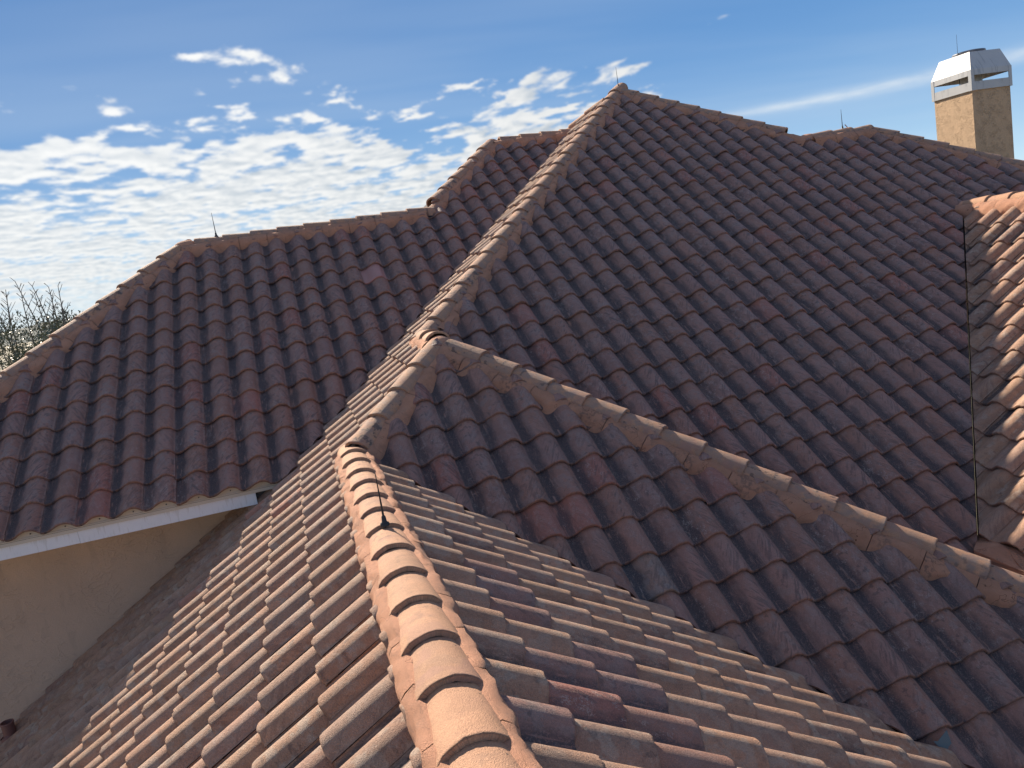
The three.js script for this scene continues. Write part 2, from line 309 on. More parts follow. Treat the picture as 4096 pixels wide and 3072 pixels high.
// the 300 of a kind that show largest become parts, the rest one joined part
function finishTiles() {
  const owners = new Map(); for (const t of LAID) { if (!owners.has(t.owner)) owners.set(t.owner, { roof_tile: [], cut_roof_tile: [] }); owners.get(t.owner)[t.cut ? 'cut_roof_tile' : 'roof_tile'].push(t); }
  for (const [, kinds] of owners) for (const [name, list] of Object.entries(kinds)) {
    list.sort((p, q) => p.dist - q.dist); const rest = new Map();
    list.forEach((t, n) => {
      if (n < 300) { placed(t.deck, name, t.geo, t.mat, t.q); return; }
      const key = t.deck.uuid + t.mat.uuid; if (!rest.has(key)) rest.set(key, { ...t, parts: [] });
      rest.get(key).parts.push((t.geo.index ? t.geo.toNonIndexed() : t.geo.clone()).applyMatrix4(t.q));
    });
    for (const r of rest.values()) { const m = part(r.deck, 'distant_' + name + 's', mergeGeometries(r.parts), r.mat); m.userData.kind = 'stuff'; }
  }
}

// ---------------------------------------------------------------- ridge and hip caps, mortar
function capGeometry(cell) {
  const n = 15, len = 0.425, rows = [[-len, 0.121, 0.106, 0], [-0.014, 0.1330, 0.1165, 0.97], [-0.004, 0.1325, 0.1160, 0.985], [0, 0.1290, 0.1120, 1], [0, 0.110, 0.092, 1]];
  const pos = [], uv = [], uv1 = [], idx = [], cu = cell % 4, cv = (cell / 4) | 0;
  rows.forEach(([z, hw, hh, v]) => { for (let i = 0; i < n; i++) { const th = (i / (n - 1) - 0.5) * Math.PI * 1.0, x = hw * Math.sin(th), y = hh * Math.pow(Math.max(0, Math.cos(th)), 0.86) + 0.020 * (z + len) / len - (i === 0 || i === n - 1 ? 0.030 : 0); const nz = fbm(x * 16 + cell * 4.1, z * 9 + cell, 3, 8) - 0.5, nl = z > -0.02 ? 0.016 * (fbm(th * 5 + cell * 2.3, cell, 3, 12) - 0.5) : 0, wr = v === 1 ? 0.005 * sst(0.55, 0.75, fbm(th * 9 + cell * 7.7, 4, 2, 14)) : 0; pos.push(x * (1 + 0.03 * nz), y + 0.008 * nz - wr, z + nl - wr); uv.push((cu + 0.008 + 0.984 * i / (n - 1)) / 4, (cv + 0.006 + 0.988 * Math.min(1, v)) / 4); uv1.push(i / (n - 1) * 0.34 / 0.14 + cell * 0.3, z / 0.14 + (v === 1 ? hw : 0)); } });
  for (let a = 0; a < rows.length - 1; a++) for (let b = 0; b < n - 1; b++) { const i = a * n + b; idx.push(i, i + n, i + 1, i + 1, i + n, i + n + 1); }
  const g = new THREE.BufferGeometry(); g.setAttribute('position', new THREE.Float32BufferAttribute(pos, 3)); g.setAttribute('uv', new THREE.Float32BufferAttribute(uv, 2)); g.setAttribute('uv1', new THREE.Float32BufferAttribute(uv1, 2));
  g.setIndex(idx); g.computeVertexNormals(); return g;
}
const CAPS = []; for (let c = 0; c < 16; c++) CAPS.push(capGeometry(c));
// caps along a line: butt ends at p0 + k*CAP*dir (dir points from head to butt), p given on the meeting line of the slopes
function capRun(owner, name, p0, dir, k0, k1, seed, grey = false, raise = 0.004) {
  const d = dir.clone().normalize(), up = new THREE.Vector3(0, 1, 0).addScaledVector(d, -d.y).normalize(), x = new THREE.Vector3().crossVectors(up, d), R = rng(seed);
  for (let k = k0; k <= k1; k++) {
    const p = p0.clone().addScaledVector(d, k * CAP + (R() - 0.5) * 0.012).addScaledVector(up, raise + (R() - 0.5) * 0.006);
    const q = new THREE.Matrix4().makeBasis(x, up, d).multiply(new THREE.Matrix4().makeRotationFromEuler(new THREE.Euler((R() - 0.5) * 0.012, (R() - 0.5) * 0.03, (R() - 0.5) * 0.06))); q.setPosition(p);
    const cell = (grey ? 8 : 0) + ((R() * 8) | 0);
    if (onScreen(p.clone().addScaledVector(d, -0.2), 0.2)) placed(owner, name, CAPS[cell], MAT.cap, q);
  }
}
// mortar between cap and tiles on one slope: it fills the pans and leaves the barrels bare
function mortarRun(owner, kind, a, from, to, into, seed, reach = 0.28, mat = MAT.mortar, seg = CAP) {
  const high = from[0] === to[0] || from[1] === to[1] ? 1 : 0.80;
  const n = kind === 'b' ? new THREE.Vector3(0, 1, -M).normalize() : FRAME[kind].n, P = v3(from[0], slopeY(kind, a, ...from), from[1]), Q = v3(to[0], slopeY(kind, a, ...to), to[1]);
  const d = Q.clone().sub(P), len = d.length(); d.normalize(); const q = new THREE.Vector3().crossVectors(n, d).normalize(); if (q.x * into[0] - q.z * into[1] < 0) q.negate();
  const count = Math.max(1, Math.round(len / seg)), step = len / count, rows = [[0.015, .080], [0.08, .122], [0.142, .122], [0.182, .108], [0.212, .086], [0.236, .058], [0.262, .026], [0.28, -.006]];
  for (let s = 0; s < count; s++) {
    const c = P.clone().addScaledVector(d, (s + 0.5) * step); if (!onScreen(c, 0.2)) continue;
    const pos = [], uv = [], uv1 = [], idx = [], nu = 9, w = step - 0.006;
    rows.forEach(([r, h]) => { for (let i = 0; i < nu; i++) {
      const t = s * step + 0.003 + w * i / (nu - 1), nz = fbm(t * 9 + seed * 3.7, r * 14, 3, seed) - 0.5, nf = fbm(t * 40, r * 60 + seed, 2, seed + 3) - 0.5;
      const p = P.clone().addScaledVector(d, t).addScaledVector(q, r * (reach / 0.28) * (1 + 0.24 * nz)).addScaledVector(n, h * high + nz * 0.040 + nf * 0.014);
      pos.push(p.x, p.y, p.z); uv.push(t * 0.83 + seed * 0.17 + s * 0.137, r * 0.83 + s * 0.31); uv1.push(t / 0.14, r / 0.14);
    } });
    for (let A = 0; A < rows.length - 1; A++) for (let b = 0; b < nu - 1; b++) { const i = A * nu + b; idx.push(i, i + nu, i + 1, i + 1, i + nu, i + nu + 1); }
    const g = new THREE.BufferGeometry(); g.setAttribute('position', new THREE.Float32BufferAttribute(pos, 3)); g.setAttribute('uv', new THREE.Float32BufferAttribute(uv, 2)); g.setAttribute('uv1', new THREE.Float32BufferAttribute(uv1, 2));
    g.setIndex(idx); g.computeVertexNormals(); part(owner, 'mortar_bed', g, mat);
  }
}
// key points in plan [x, z]
const XF = (A_F - A_L) / (2 * M), YF = A_L + M * XF;                               // front ridge
const X_BA = (A_BR - A_L) / (2 * M), Y_BA = A_L + M * X_BA, Z_BA = (Y_BA - A_B) / M;   // top of the main roof
const X_MA = (A_MR - A_L) / (2 * M), Y_MA = A_L + M * X_MA, Z_MA = (Y_MA - A_M) / M;   // top of the middle roof
const Z_MB = (Y_MA - A_B) / M, HB = (A_L - A_B) / M, HM = (A_L - A_M) / M, VL = (A_L - A_LF) / M, VR = (A_R - A_B) / M, Z_J = XF + HM;
const VMR = (A_MR - A_B) / M, HMR = (A_MR - A_M) / M, HBR = (A_BR - A_B) / M, HRR = (A_RR - A_B) / M, VF = (A_F - A_M) / M;
const X_RR0 = (A_BR - Y_RR) / M, X_RR1 = (A_RR - Y_RR) / M, Z_RR = (Y_RR - A_B) / M;
const Z_LR = (Y_LR - A_LF) / M, X_LR0 = (Y_LR - A_LL) / M, X_LR1 = (Y_LR - A_UL) / M, Z_UR = (Y_UR - A_LF) / M, X_UR0 = (Y_UR - A_UL) / M, X_UR1 = (Y_UR - A_L) / M;
const Z_EAVE = 8.36, X_RID = 9.32, Y_RID = A_R + M * X_RID, X_REAVE = 5.32;
const HIP_UP = new THREE.Vector3(1, M, -1), HIP_DN = HIP_UP.clone().negate(), HIPR_DN = new THREE.Vector3(1, -M, 1);

// ---------------------------------------------------------------- main hip roof
const mainRoof = thing('main_hip_roof', 'tallest hip roof with dark weathered clay tiles rising to the central peak', 'roof', v3(X_BA, -3, Z_BA));
{
  const o = mainRoof;
  const front = deckOf(o, 'z', A_B, [[X_BA, Z_BA], [X_RR0, Z_RR], [X_RR1, Z_RR], [X_RR1 + 4.5, Z_RR - 4.5], [X_RR1 + 4.5, 9.4], [X_RID, X_RID + VR], [5.0, 5.2], [X_MA, VMR - X_MA], [X_MA, Z_MB]]);
  layTiles(front, o, 'z', A_B, MAT.stained, 101, { u0: 4.49 - WID, w0: 9.40, uMin: 1, uMax: 14, wMin: 4.9, wMax: 14, region: (x, z) => {
    const r = [[-1, 1, HB - 0.03], [1, 1, x < (X_RR0 + X_RR1) / 2 - 0.2 ? HBR - 0.03 : HRR - 0.03]];
    if (x > X_RR0 - 0.25) r.push([0, 1, Z_RR - 0.03]);
    if (x < X_RID) r.push([1, -1, -VR - 0.004]);
    else r.push([0, -1, -8.9]);
    r.push([-1, -1, -VMR - 0.02]);
    if (x > X_RR0 - 0.25 && x < X_RR1 + 0.3) r[1] = [1, 1, HRR - 0.03];
    return r; } });
  const left = deckOf(o, 'l', A_L, [[X_BA, Z_BA], [X_MA, Z_MB], [Z_MB - VL, Z_MB], [X_UR1, Z_UR], [X_UR1, Z_UR + 0.6]]);
  layTiles(left, o, 'l', A_L, MAT.clean, 102, { u0: -Z_W - 0.03, w0: -1.34, uMin: -14.5, uMax: -Z_MB - 0.15, wMin: -0.6, wMax: 6.3, region: [[1, -1, -HB - 0.03], [-1, 1, VL - 0.005], [1, 1, X_BA + Z_BA]] });
  deckOf(o, 'r', A_BR, [[X_BA, Z_BA], [X_RR0, Z_RR], [X_RR0 + 4, Z_RR], [X_RR0 + 4, Z_BA + 4]]);
  deckOf(o, 'b', Y_BA + M * Z_BA, [[X_BA, Z_BA], [X_BA - 5, Z_BA + 5], [X_BA + 5, Z_BA + 5]]);
  deckOf(o, 'r', A_RR, [[X_RR1, Z_RR], [X_RR1 + 4.5, Z_RR - 4.5], [X_RR1 + 5.5, Z_RR - 4.5], [X_RR1 + 5.5, Z_RR + 3], [X_RR1, Z_RR + 1.5]]);
  deckOf(o, 'b', Y_RR + M * Z_RR, [[X_RR0 - 1, Z_RR], [X_RR1, Z_RR], [X_RR1 + 2, Z_RR + 2], [X_RR0 - 1, Z_RR + 2]]);
  // caps
  capRun(o, 'hip_cap', v3(3.97, A_L + M * 3.97, 3.97 + HB), HIP_DN, -9, 11, 111, true);
  capRun(o, 'hip_cap', v3(6.97, A_BR - M * 6.97, HBR - 6.97), HIPR_DN, -2, 5, 112, true);
  capRun(o, 'hip_cap', v3(X_BA - 0.42, Y_BA - M * 0.42, Z_BA + 0.42), new THREE.Vector3(-1, -M, -1), 0, 3, 113);
  capRun(o, 'ridge_cap', v3(X_RR0 + 0.42, Y_RR, Z_RR), new THREE.Vector3(1, 0, 0), 0, 2, 114, true);
  capRun(o, 'hip_cap', v3(X_RR1 + 0.28, Y_RR - M * 0.28, Z_RR - 0.28), HIPR_DN, 0, 14, 115, true);
  mortarRun(o, 'z', A_B, [X_BA, Z_BA], [X_MA + 0.1, Z_MB + 0.1], [1, -1], 5, 0.225);
  mortarRun(o, 'z', A_B, [X_BA, Z_BA], [X_RR0, Z_RR], [-1, -1], 6, 0.270);
  mortarRun(o, 'z', A_B, [X_RR0, Z_RR], [X_RR1, Z_RR], [0, -1], 7, 0.255);
  mortarRun(o, 'z', A_B, [X_RR1, Z_RR], [X_RR1 + 4, Z_RR - 4], [-1, -1], 8, 0.265);
  mortarRun(o, 'l', A_L, [X_BA, Z_BA], [X_MA + 0.1, Z_MB + 0.1], [-1, 1], 9, 0.180);
}

// ---------------------------------------------------------------- left wing
const leftRoof = thing('left_wing_roof', 'left wing roof of dark stained clay tiles above the white fascia board', 'roof', v3(-1, -3, 11));
{
  const o = leftRoof;
  const front = deckOf(o, 'z', A_LF, [[X_LR0, Z_LR], [X_LR1, Z_LR], [X_UR0, Z_UR], [X_UR1, Z_UR], [Z_EAVE - VL, Z_EAVE + 0.03], [Z_EAVE + 0.03 - Z_LR + X_LR0, Z_EAVE + 0.03]]);
  layTiles(front, o, 'z', A_LF, MAT.stained, 201, { u0: -1.42 - WID, w0: 10.75, uMin: -6.5, uMax: 6, wMin: Z_EAVE - 0.12, wMax: 14.2, region: (x, z) => [
    [-1, 1, (x < X_LR1 ? Z_LR - X_LR0 : Z_UR - X_UR0) - 0.03], [0, 1, (x < X_LR1 ? Z_LR : Z_UR) - 0.03], [1, -1, -VL + 0.03]],
    special: (x, z) => Math.abs(x + 0.15 - 1.20) < WID / 2 && Math.abs(z + 0.15 - 11.2) < 0.15 ? { mat: MAT.replaced } : {} });
  deckOf(o, 'l', A_LL, [[X_LR0, Z_LR], [X_LR0 - 4, Z_LR - 4], [X_LR0 - 4, Z_LR + 4]]);
  deckOf(o, 'b', Y_LR + M * Z_LR, [[X_LR0, Z_LR], [X_LR1, Z_LR], [X_LR1 + 3, Z_LR + 3], [X_LR0 - 4, Z_LR + 4]]);
  deckOf(o, 'l', A_UL, [[X_LR1, Z_LR], [X_UR0, Z_UR], [X_UR0, Z_UR + 2], [X_LR1, Z_LR + 3]]);
  deckOf(o, 'b', Y_UR + M * Z_UR, [[X_UR0, Z_UR], [X_UR1, Z_UR], [X_UR1, Z_UR + 3], [X_UR0, Z_UR + 3]]);
  capRun(o, 'ridge_cap', v3(-0.71, Y_LR, Z_LR), new THREE.Vector3(-1, 0, 0), -7, 1, 211, true);
  capRun(o, 'ridge_cap', v3(4.04, Y_UR, Z_UR), new THREE.Vector3(-1, 0, 0), -4, 0, 212, true);
  capRun(o, 'hip_cap', v3(-1.52, A_LL + M * -1.52, Z_LR - 1.52 - X_LR0), HIP_DN, 0, 11, 213, true);
  capRun(o, 'hip_cap', v3(X_UR0 - 0.25, Y_UR - M * 0.25, Z_UR - 0.25), HIP_DN, 0, 5, 214, true);
  mortarRun(o, 'z', A_LF, [X_LR0, Z_LR], [X_LR1, Z_LR], [0, -1], 21, 0.260);
  mortarRun(o, 'z', A_LF, [X_LR0, Z_LR], [X_LR0 - 3.6, Z_LR - 3.6], [1, -1], 22, 0.260);
  mortarRun(o, 'z', A_LF, [X_LR1, Z_LR], [X_UR0, Z_UR], [1, -1], 23, 0.235);
  mortarRun(o, 'z', A_LF, [X_UR0, Z_UR], [X_UR1, Z_UR], [0, -1], 24, 0.255);
}

// ---------------------------------------------------------------- middle hip roof
const midRoof = thing('middle_hip_roof', 'middle hip roof of weathered tiles with mortared hips in front of the tall peak', 'roof', v3(X_MA, -3.5, Z_MA));
{
  const o = midRoof;
  const front = deckOf(o, 'z', A_M, [[X_MA, Z_MA], [HMR - 2.6, 2.6], [VF - 2.6, 2.6], [XF, Z_J]]);
  layTiles(front, o, 'z', A_M, MAT.stained, 301, { u0: 2.31 - WID, w0: 6.10, uMin: 0, uMax: 6.6, wMin: 2.7, wMax: 8.1, region: [[-1, 1, HM - 0.03], [1, 1, HMR - 0.03], [-1, -1, -VF + 0.035]],
    special: (x, z) => Math.abs(x + 0.15 - 2.20) < WID / 2 && Math.abs(z + 0.15 - 5.40) < 0.15 ? { mat: MAT.bluish } : {} });
  const left = deckOf(o, 'l', A_L, [[XF, Z_J], [X_MA, Z_MA], [X_MA, Z_MB], [Z_MB - VL, Z_MB], [Z_EAVE - VL, Z_EAVE], [-0.4, Z_W], [-5.2, Z_W], [-5.2, Z_J]]);
  layTiles(left, o, 'l', A_L, MAT.clean, 302, { u0: -Z_W - 0.03, w0: -1.34, uMin: -Z_W - 0.05, uMax: -Z_J - 0.1, wMin: -5.2, wMax: 1.6, region: (u, w) => {
    const z = -u, r = [z < Z_MA ? [1, -1, -HM - 0.03] : z < Z_MB ? [1, 0, X_MA - 0.03] : [1, -1, -HB - 0.03]];
    if (w > -0.35) r.push([-1, 1, VL - 0.005]); else r.push([0, 1, Z_W - 0.01]);
    return r; } });
  const right = deckOf(o, 'r', A_MR, [[X_MA, Z_MA], [X_MA, Z_MB], [VMR - 5.2, 5.2], [7.0, 5.2], [7.0, 2.4], [HMR - 2.4, 2.4]]);
  capRun(o, 'hip_cap', v3(1.69, A_MR - M * 1.69, HMR - 1.69), HIPR_DN, 0, 18, 311, true);
  capRun(o, 'hip_cap', v3(X_MA - 0.30, Y_MA - M * 0.30, Z_MA - 0.30), HIP_DN, 0, 3, 312, true);
  capRun(o, 'ridge_cap', v3(X_MA, Y_MA + 0.012, Z_MA + 0.06), new THREE.Vector3(0, 0, 1), -1, 0, 313);
  mortarRun(o, 'z', A_M, [X_MA, Z_MA], [HMR - 2.8, 2.8], [-1, -1], 31, 0.270, MAT.mortarOld);
  mortarRun(o, 'z', A_M, [X_MA, Z_MA], [XF, Z_J], [1, -1], 32, 0.245);
  mortarRun(o, 'l', A_L, [X_MA, Z_MA], [XF, Z_J], [-1, 1], 33, 0.180);
  mortarRun(o, 'l', A_L, [X_MA, Z_MA], [X_MA, Z_MB], [-1, 0], 34, 0.200);
  mortarRun(o, 'r', A_MR, [X_MA, Z_MA], [HMR - 2.8, 2.8], [1, 1], 35, 0.200);
}

// ---------------------------------------------------------------- front gable roof, nearest the camera
const frontRoof = thing('front_gable_roof', 'sunlit sandy tile roof whose rounded ridge runs straight towards the camera', 'roof', v3(XF, -3.5, 4));
{
  const o = frontRoof;
  const left = deckOf(o, 'l', A_L, [[XF, 0.8], [XF, Z_J], [-5.2, Z_J], [-5.2, 0.8]]);
  layTiles(left, o, 'l', A_L, MAT.clean, 401, { u0: -Z_W - 0.03, w0: -1.34, uMin: -Z_J - 0.1, uMax: -0.9, wMin: -5.2, wMax: 0.55, region: [[1, 0, XF - 0.085]] });
  const right = deckOf(o, 'r', A_F, [[XF, 0.8], [XF, Z_J], [VF - 2.6, 2.6], [VF - 2.6, 0.8]]);
  layTiles(right, o, 'r', A_F, MAT.clean, 402, { special: (x, z) => x < 1.5 && z < 4.4 && vn(x * 2.3 + 4, z * 2.1, 6) > 0.52 ? { mat: MAT.stained } : {}, u0: 2.08, w0: 0.62, uMin: 0.9, uMax: 7.2, wMin: 0, wMax: 6.5, region: [[-1, 0, -XF - 0.085], [1, 1, VF - 0.015]] });
  capRun(o, 'ridge_cap', v3(XF - 0.005, YF, 2.23), new THREE.Vector3(0, 0, 1), -12, 3, 411, false, -0.012);
  mortarRun(o, 'l', A_L, [XF, Z_J], [XF, 1.2], [-1, 0], 41, 0.195);
  mortarRun(o, 'r', A_F, [XF, Z_J], [XF, 1.2], [1, 0], 42, 0.180);
}

// ---------------------------------------------------------------- right wing
const rightRoof = thing('right_wing_roof', 'sunlit right wing roof cut off by the right edge beside the dark valley', 'roof', v3(7.5, -3.5, 6));
{
  const o = rightRoof;
  const left = deckOf(o, 'l', A_R, [[X_RID, X_RID + VR], [X_REAVE, X_REAVE + VR], [X_REAVE, 3.2], [X_RID, 3.2]]);
  layTiles(left, o, 'l', A_R, MAT.clean, 501, { u0: -9.6, w0: X_REAVE - 0.03, uMin: -10, uMax: -3.4, wMin: X_REAVE - 0.1, wMax: X_RID + 0.3, region: [[1, 0, X_RID - 0.03], [-1, 1, VR - 0.020]] });
  deckOf(o, 'r', Y_RID + M * X_RID, [[X_RID, X_RID + VR], [X_RID, 3.2], [X_RID + 3, 3.2], [X_RID + 3, 8.4]]);
  capRun(o, 'ridge_cap', v3(X_RID, Y_RID, 9.02), new THREE.Vector3(0, 0, 1), 0, 8, 511);
  mortarRun(o, 'l', A_R, [X_RID, X_RID + VR], [X_RID, 4], [-1, 0], 51, 0.270);
}
function mortarPlug(owner, x, y, z, rx, ry, rz, seed) {
  const g = new THREE.SphereGeometry(1, 18, 10), p = g.attributes.position; for (let i = 0; i < p.count; i++) { const k = 1 + 0.14 * (fbm(p.getX(i) * 3 + seed, p.getZ(i) * 3 + p.getY(i) * 2, 3, seed) - 0.5); p.setXYZ(i, p.getX(i) * rx * k, p.getY(i) * ry * k, p.getZ(i) * rz * k); }
  g.computeVertexNormals(); g.setAttribute('uv1', g.attributes.uv.clone()); g.translate(x, y, -z); part(owner, 'mortar_plug', g, MAT.mortar);
}
mortarPlug(midRoof, X_MA, Y_MA + 0.02, Z_MA + 0.02, 0.125, 0.085, 0.14, 3);
mortarPlug(midRoof, X_MA + 0.03, Y_MA + 0.0, Z_MB - 0.02, 0.15, 0.10, 0.12, 4);
mortarPlug(frontRoof, XF + 0.02, YF + 0.0, Z_J - 0.02, 0.15, 0.11, 0.14, 5);
mortarPlug(mainRoof, X_BA, Y_BA + 0.02, Z_BA, 0.15, 0.10, 0.15, 6);
mortarPlug(mainRoof, X_RR0 + 0.02, Y_RR + 0.03, Z_RR, 0.24, 0.095, 0.15, 7);
mortarPlug(mainRoof, X_RR1, Y_RR + 0.02, Z_RR, 0.14, 0.09, 0.12, 8);
mortarPlug(leftRoof, X_LR0 + 0.06, Y_LR + 0.015, Z_LR - 0.02, 0.19, 0.115, 0.13, 9);
mortarPlug(leftRoof, X_LR1, Y_LR + 0.02, Z_LR, 0.14, 0.09, 0.12, 10);
mortarPlug(leftRoof, X_UR0, Y_UR + 0.02, Z_UR, 0.14, 0.095, 0.12, 11);
mortarPlug(leftRoof, X_UR1 - 0.02, Y_UR + 0.02, Z_UR, 0.12, 0.10, 0.12, 12);
mortarPlug(rightRoof, X_RID, Y_RID + 0.01, X_RID + VR - 0.05, 0.14, 0.10, 0.14, 13);
finishTiles(); stage('tiles');

// ---------------------------------------------------------------- walls, eaves and small roof parts
const WHITE = std({ color: new THREE.Color().setRGB(0.82, 0.81, 0.82), roughness: 0.55 }), CREAM = std({ color: new THREE.Color().setRGB(0.62, 0.54, 0.44), roughness: 0.8 }), DARK = std({ color: new THREE.Color().setRGB(0.03, 0.03, 0.032), roughness: 0.5, metalness: 0.3 });
const stuccoBump = greyTexture(1024, 1024, (i, j) => { const x = i / 1024, y = j / 1024, wx = fbm(x * 8, y * 8, 4, 3, 8), w = fbm(x * 16 + wx * 2.2, y * 32 + wx * 3.0, 4, 9, 16), rid = 1 - Math.abs(2 * w - 1) * 5; return 0.42 * sst(0.0, 0.9, rid) * sst(0.36, 0.6, wx) + 0.30 * fbm(x * 32, y * 32, 3, 15, 32) + 0.18 * vn(x * 256, y * 256, 17, 256); });
const stuccoMap = colourTexture(1024, 1024, (i, j, c) => { const x = i / 1024, y = j / 1024, t = 0.86 + 0.20 * fbm(x * 4, y * 4, 5, 31, 4) + 0.07 * (vn(x * 256, y * 256, 33, 256) - 0.5), s = sst(0.56, 0.74, fbm(x * 16, y * 4, 4, 35, 16)) * 0.22; c[0] = lerp(0.62 * t, 0.40, s); c[1] = lerp(0.43 * t, 0.28, s); c[2] = lerp(0.31 * t, 0.205, s); });
MAT.stucco = std({ map: stuccoMap, bumpMap: stuccoBump, bumpScale: 0.022, roughness: 0.92, color: new THREE.Color().setRGB(0.98, 0.97, 0.84) });
MAT.wall = std({ map: stuccoMap, bumpMap: stuccoBump, bumpScale: 0.007, roughness: 0.92 });
// box in house coordinates with uv in units of `scale` metres
const PAINT = std({ roughness: 0.5, map: colourTexture(512, 512, (i, j, c) => { const x = i / 512, y = j / 512, t = 0.97 + 0.06 * (fbm(x * 8, y * 8, 4, 3, 8) - 0.5), d = sst(0.58, 0.75, fbm(x * 64, y * 8, 4, 9, 64)) * 0.35; c[0] = lerp(0.82 * t, 0.52, d); c[1] = lerp(0.81 * t, 0.48, d); c[2] = lerp(0.82 * t, 0.44, d); }) });
function box(x0, x1, y0, y1, z0, z1, scale = 2) {
  const g = new THREE.BoxGeometry(x1 - x0, y1 - y0, z1 - z0); g.translate((x0 + x1) / 2, (y0 + y1) / 2, -(z0 + z1) / 2);
  const p = g.attributes.position, n = g.attributes.normal, uv = g.attributes.uv;
  for (let i = 0; i < p.count; i++) { const ax = Math.abs(n.getX(i)) > 0.5, ay = Math.abs(n.getY(i)) > 0.5; uv.setXY(i, (ax ? p.getZ(i) : p.getX(i)) / scale, (ay ? p.getZ(i) : p.getY(i)) / scale); }
  return g;
}
const merged = (list) => mergeGeometries(list.map((g) => { g = g.index ? g.toNonIndexed() : g; for (const k of Object.keys(g.attributes)) if (!['position', 'normal', 'uv'].includes(k)) g.deleteAttribute(k); return g; }));
{ // wall below the left wing
  const o = thing('stucco_wall', 'tan stucco wall in shade below the white fascia board', 'wall', v3(-3, -6, Z_W));
  part(o, 'wall_face', box(-6.6, -0.42, -6, -2.02, Z_W, Z_W + 0.22, 1.6), MAT.wall);
}
{ // eave of the left wing
  const o = leftRoof, zf = 8.415;
  for (const [a, b, dy] of [[-6.6, -4.402, 0], [-4.398, -2.352, 0.002], [-2.348, -0.685, -0.001]]) part(o, 'fascia_board', box(a, b, -2.062 + dy, -1.938, zf + dy, zf + 0.022, 1.2), PAINT, 'white painted fascia board along the eave');
  part(o, 'drip_edge', box(-6.6, -0.42, -1.936, -1.890, zf - 0.022, zf + 0.02), CREAM);
  part(o, 'soffit', box(-6.6, -0.72, -2.055, -2.04, zf + 0.024, Z_W), WHITE);
  const pos = [], n = PROFILE.length; let pts = [];
  for (let i = -18; i < 4; i++) for (const [u, h] of PROFILE.slice(0, n - 1)) { const x = -1.42 - WID + i * WID + u; if (x > -6.5 && x < -0.36) pts.push([x, A_LF + M * (zf - 0.012) + (h + LIFT - 0.014) * 1.1]); }
  for (let i = 0; i + 1 < pts.length; i++) { const [a, ya] = pts[i], [b, yb] = pts[i + 1], z = -(zf - 0.012), y0 = -1.94; pos.push(a, y0, z, b, y0, z, b, yb, z, a, y0, z, b, yb, z, a, ya, z); }
  const g = new THREE.BufferGeometry(); g.setAttribute('position', new THREE.Float32BufferAttribute(pos, 3)); g.computeVertexNormals();
  part(o, 'bird_stop', g, CREAM);
  const hg = []; for (let i = -18; i < 3; i++) { const x = -1.42 - WID + i * WID + 0.205; if (x > -6.4 && x < -0.6) { const c = new THREE.CylinderGeometry(0.006, 0.006, 0.01, 8); c.rotateX(Math.PI / 2); c.translate(x, -1.862, -(zf - 0.017)); part(o, 'weep_hole', c, DARK); } }
  // closure behind the end of the fascia
  const mesh = colourTexture(256, 256, (i, j, c) => { const l = (i % 12 < 2 || j % 12 < 2) ? 0.16 : 0.05, t = 0.7 + 0.6 * fbm(i / 30, j / 30, 3, 5); c[0] = l * t * 1.05; c[1] = l * t * 0.92; c[2] = l * t * 0.85; });
  part(o, 'wire_lath', box(-0.70, -0.27, -2.03, -1.90, zf + 0.05, zf + 0.07, 0.3), std({ map: mesh }));
}
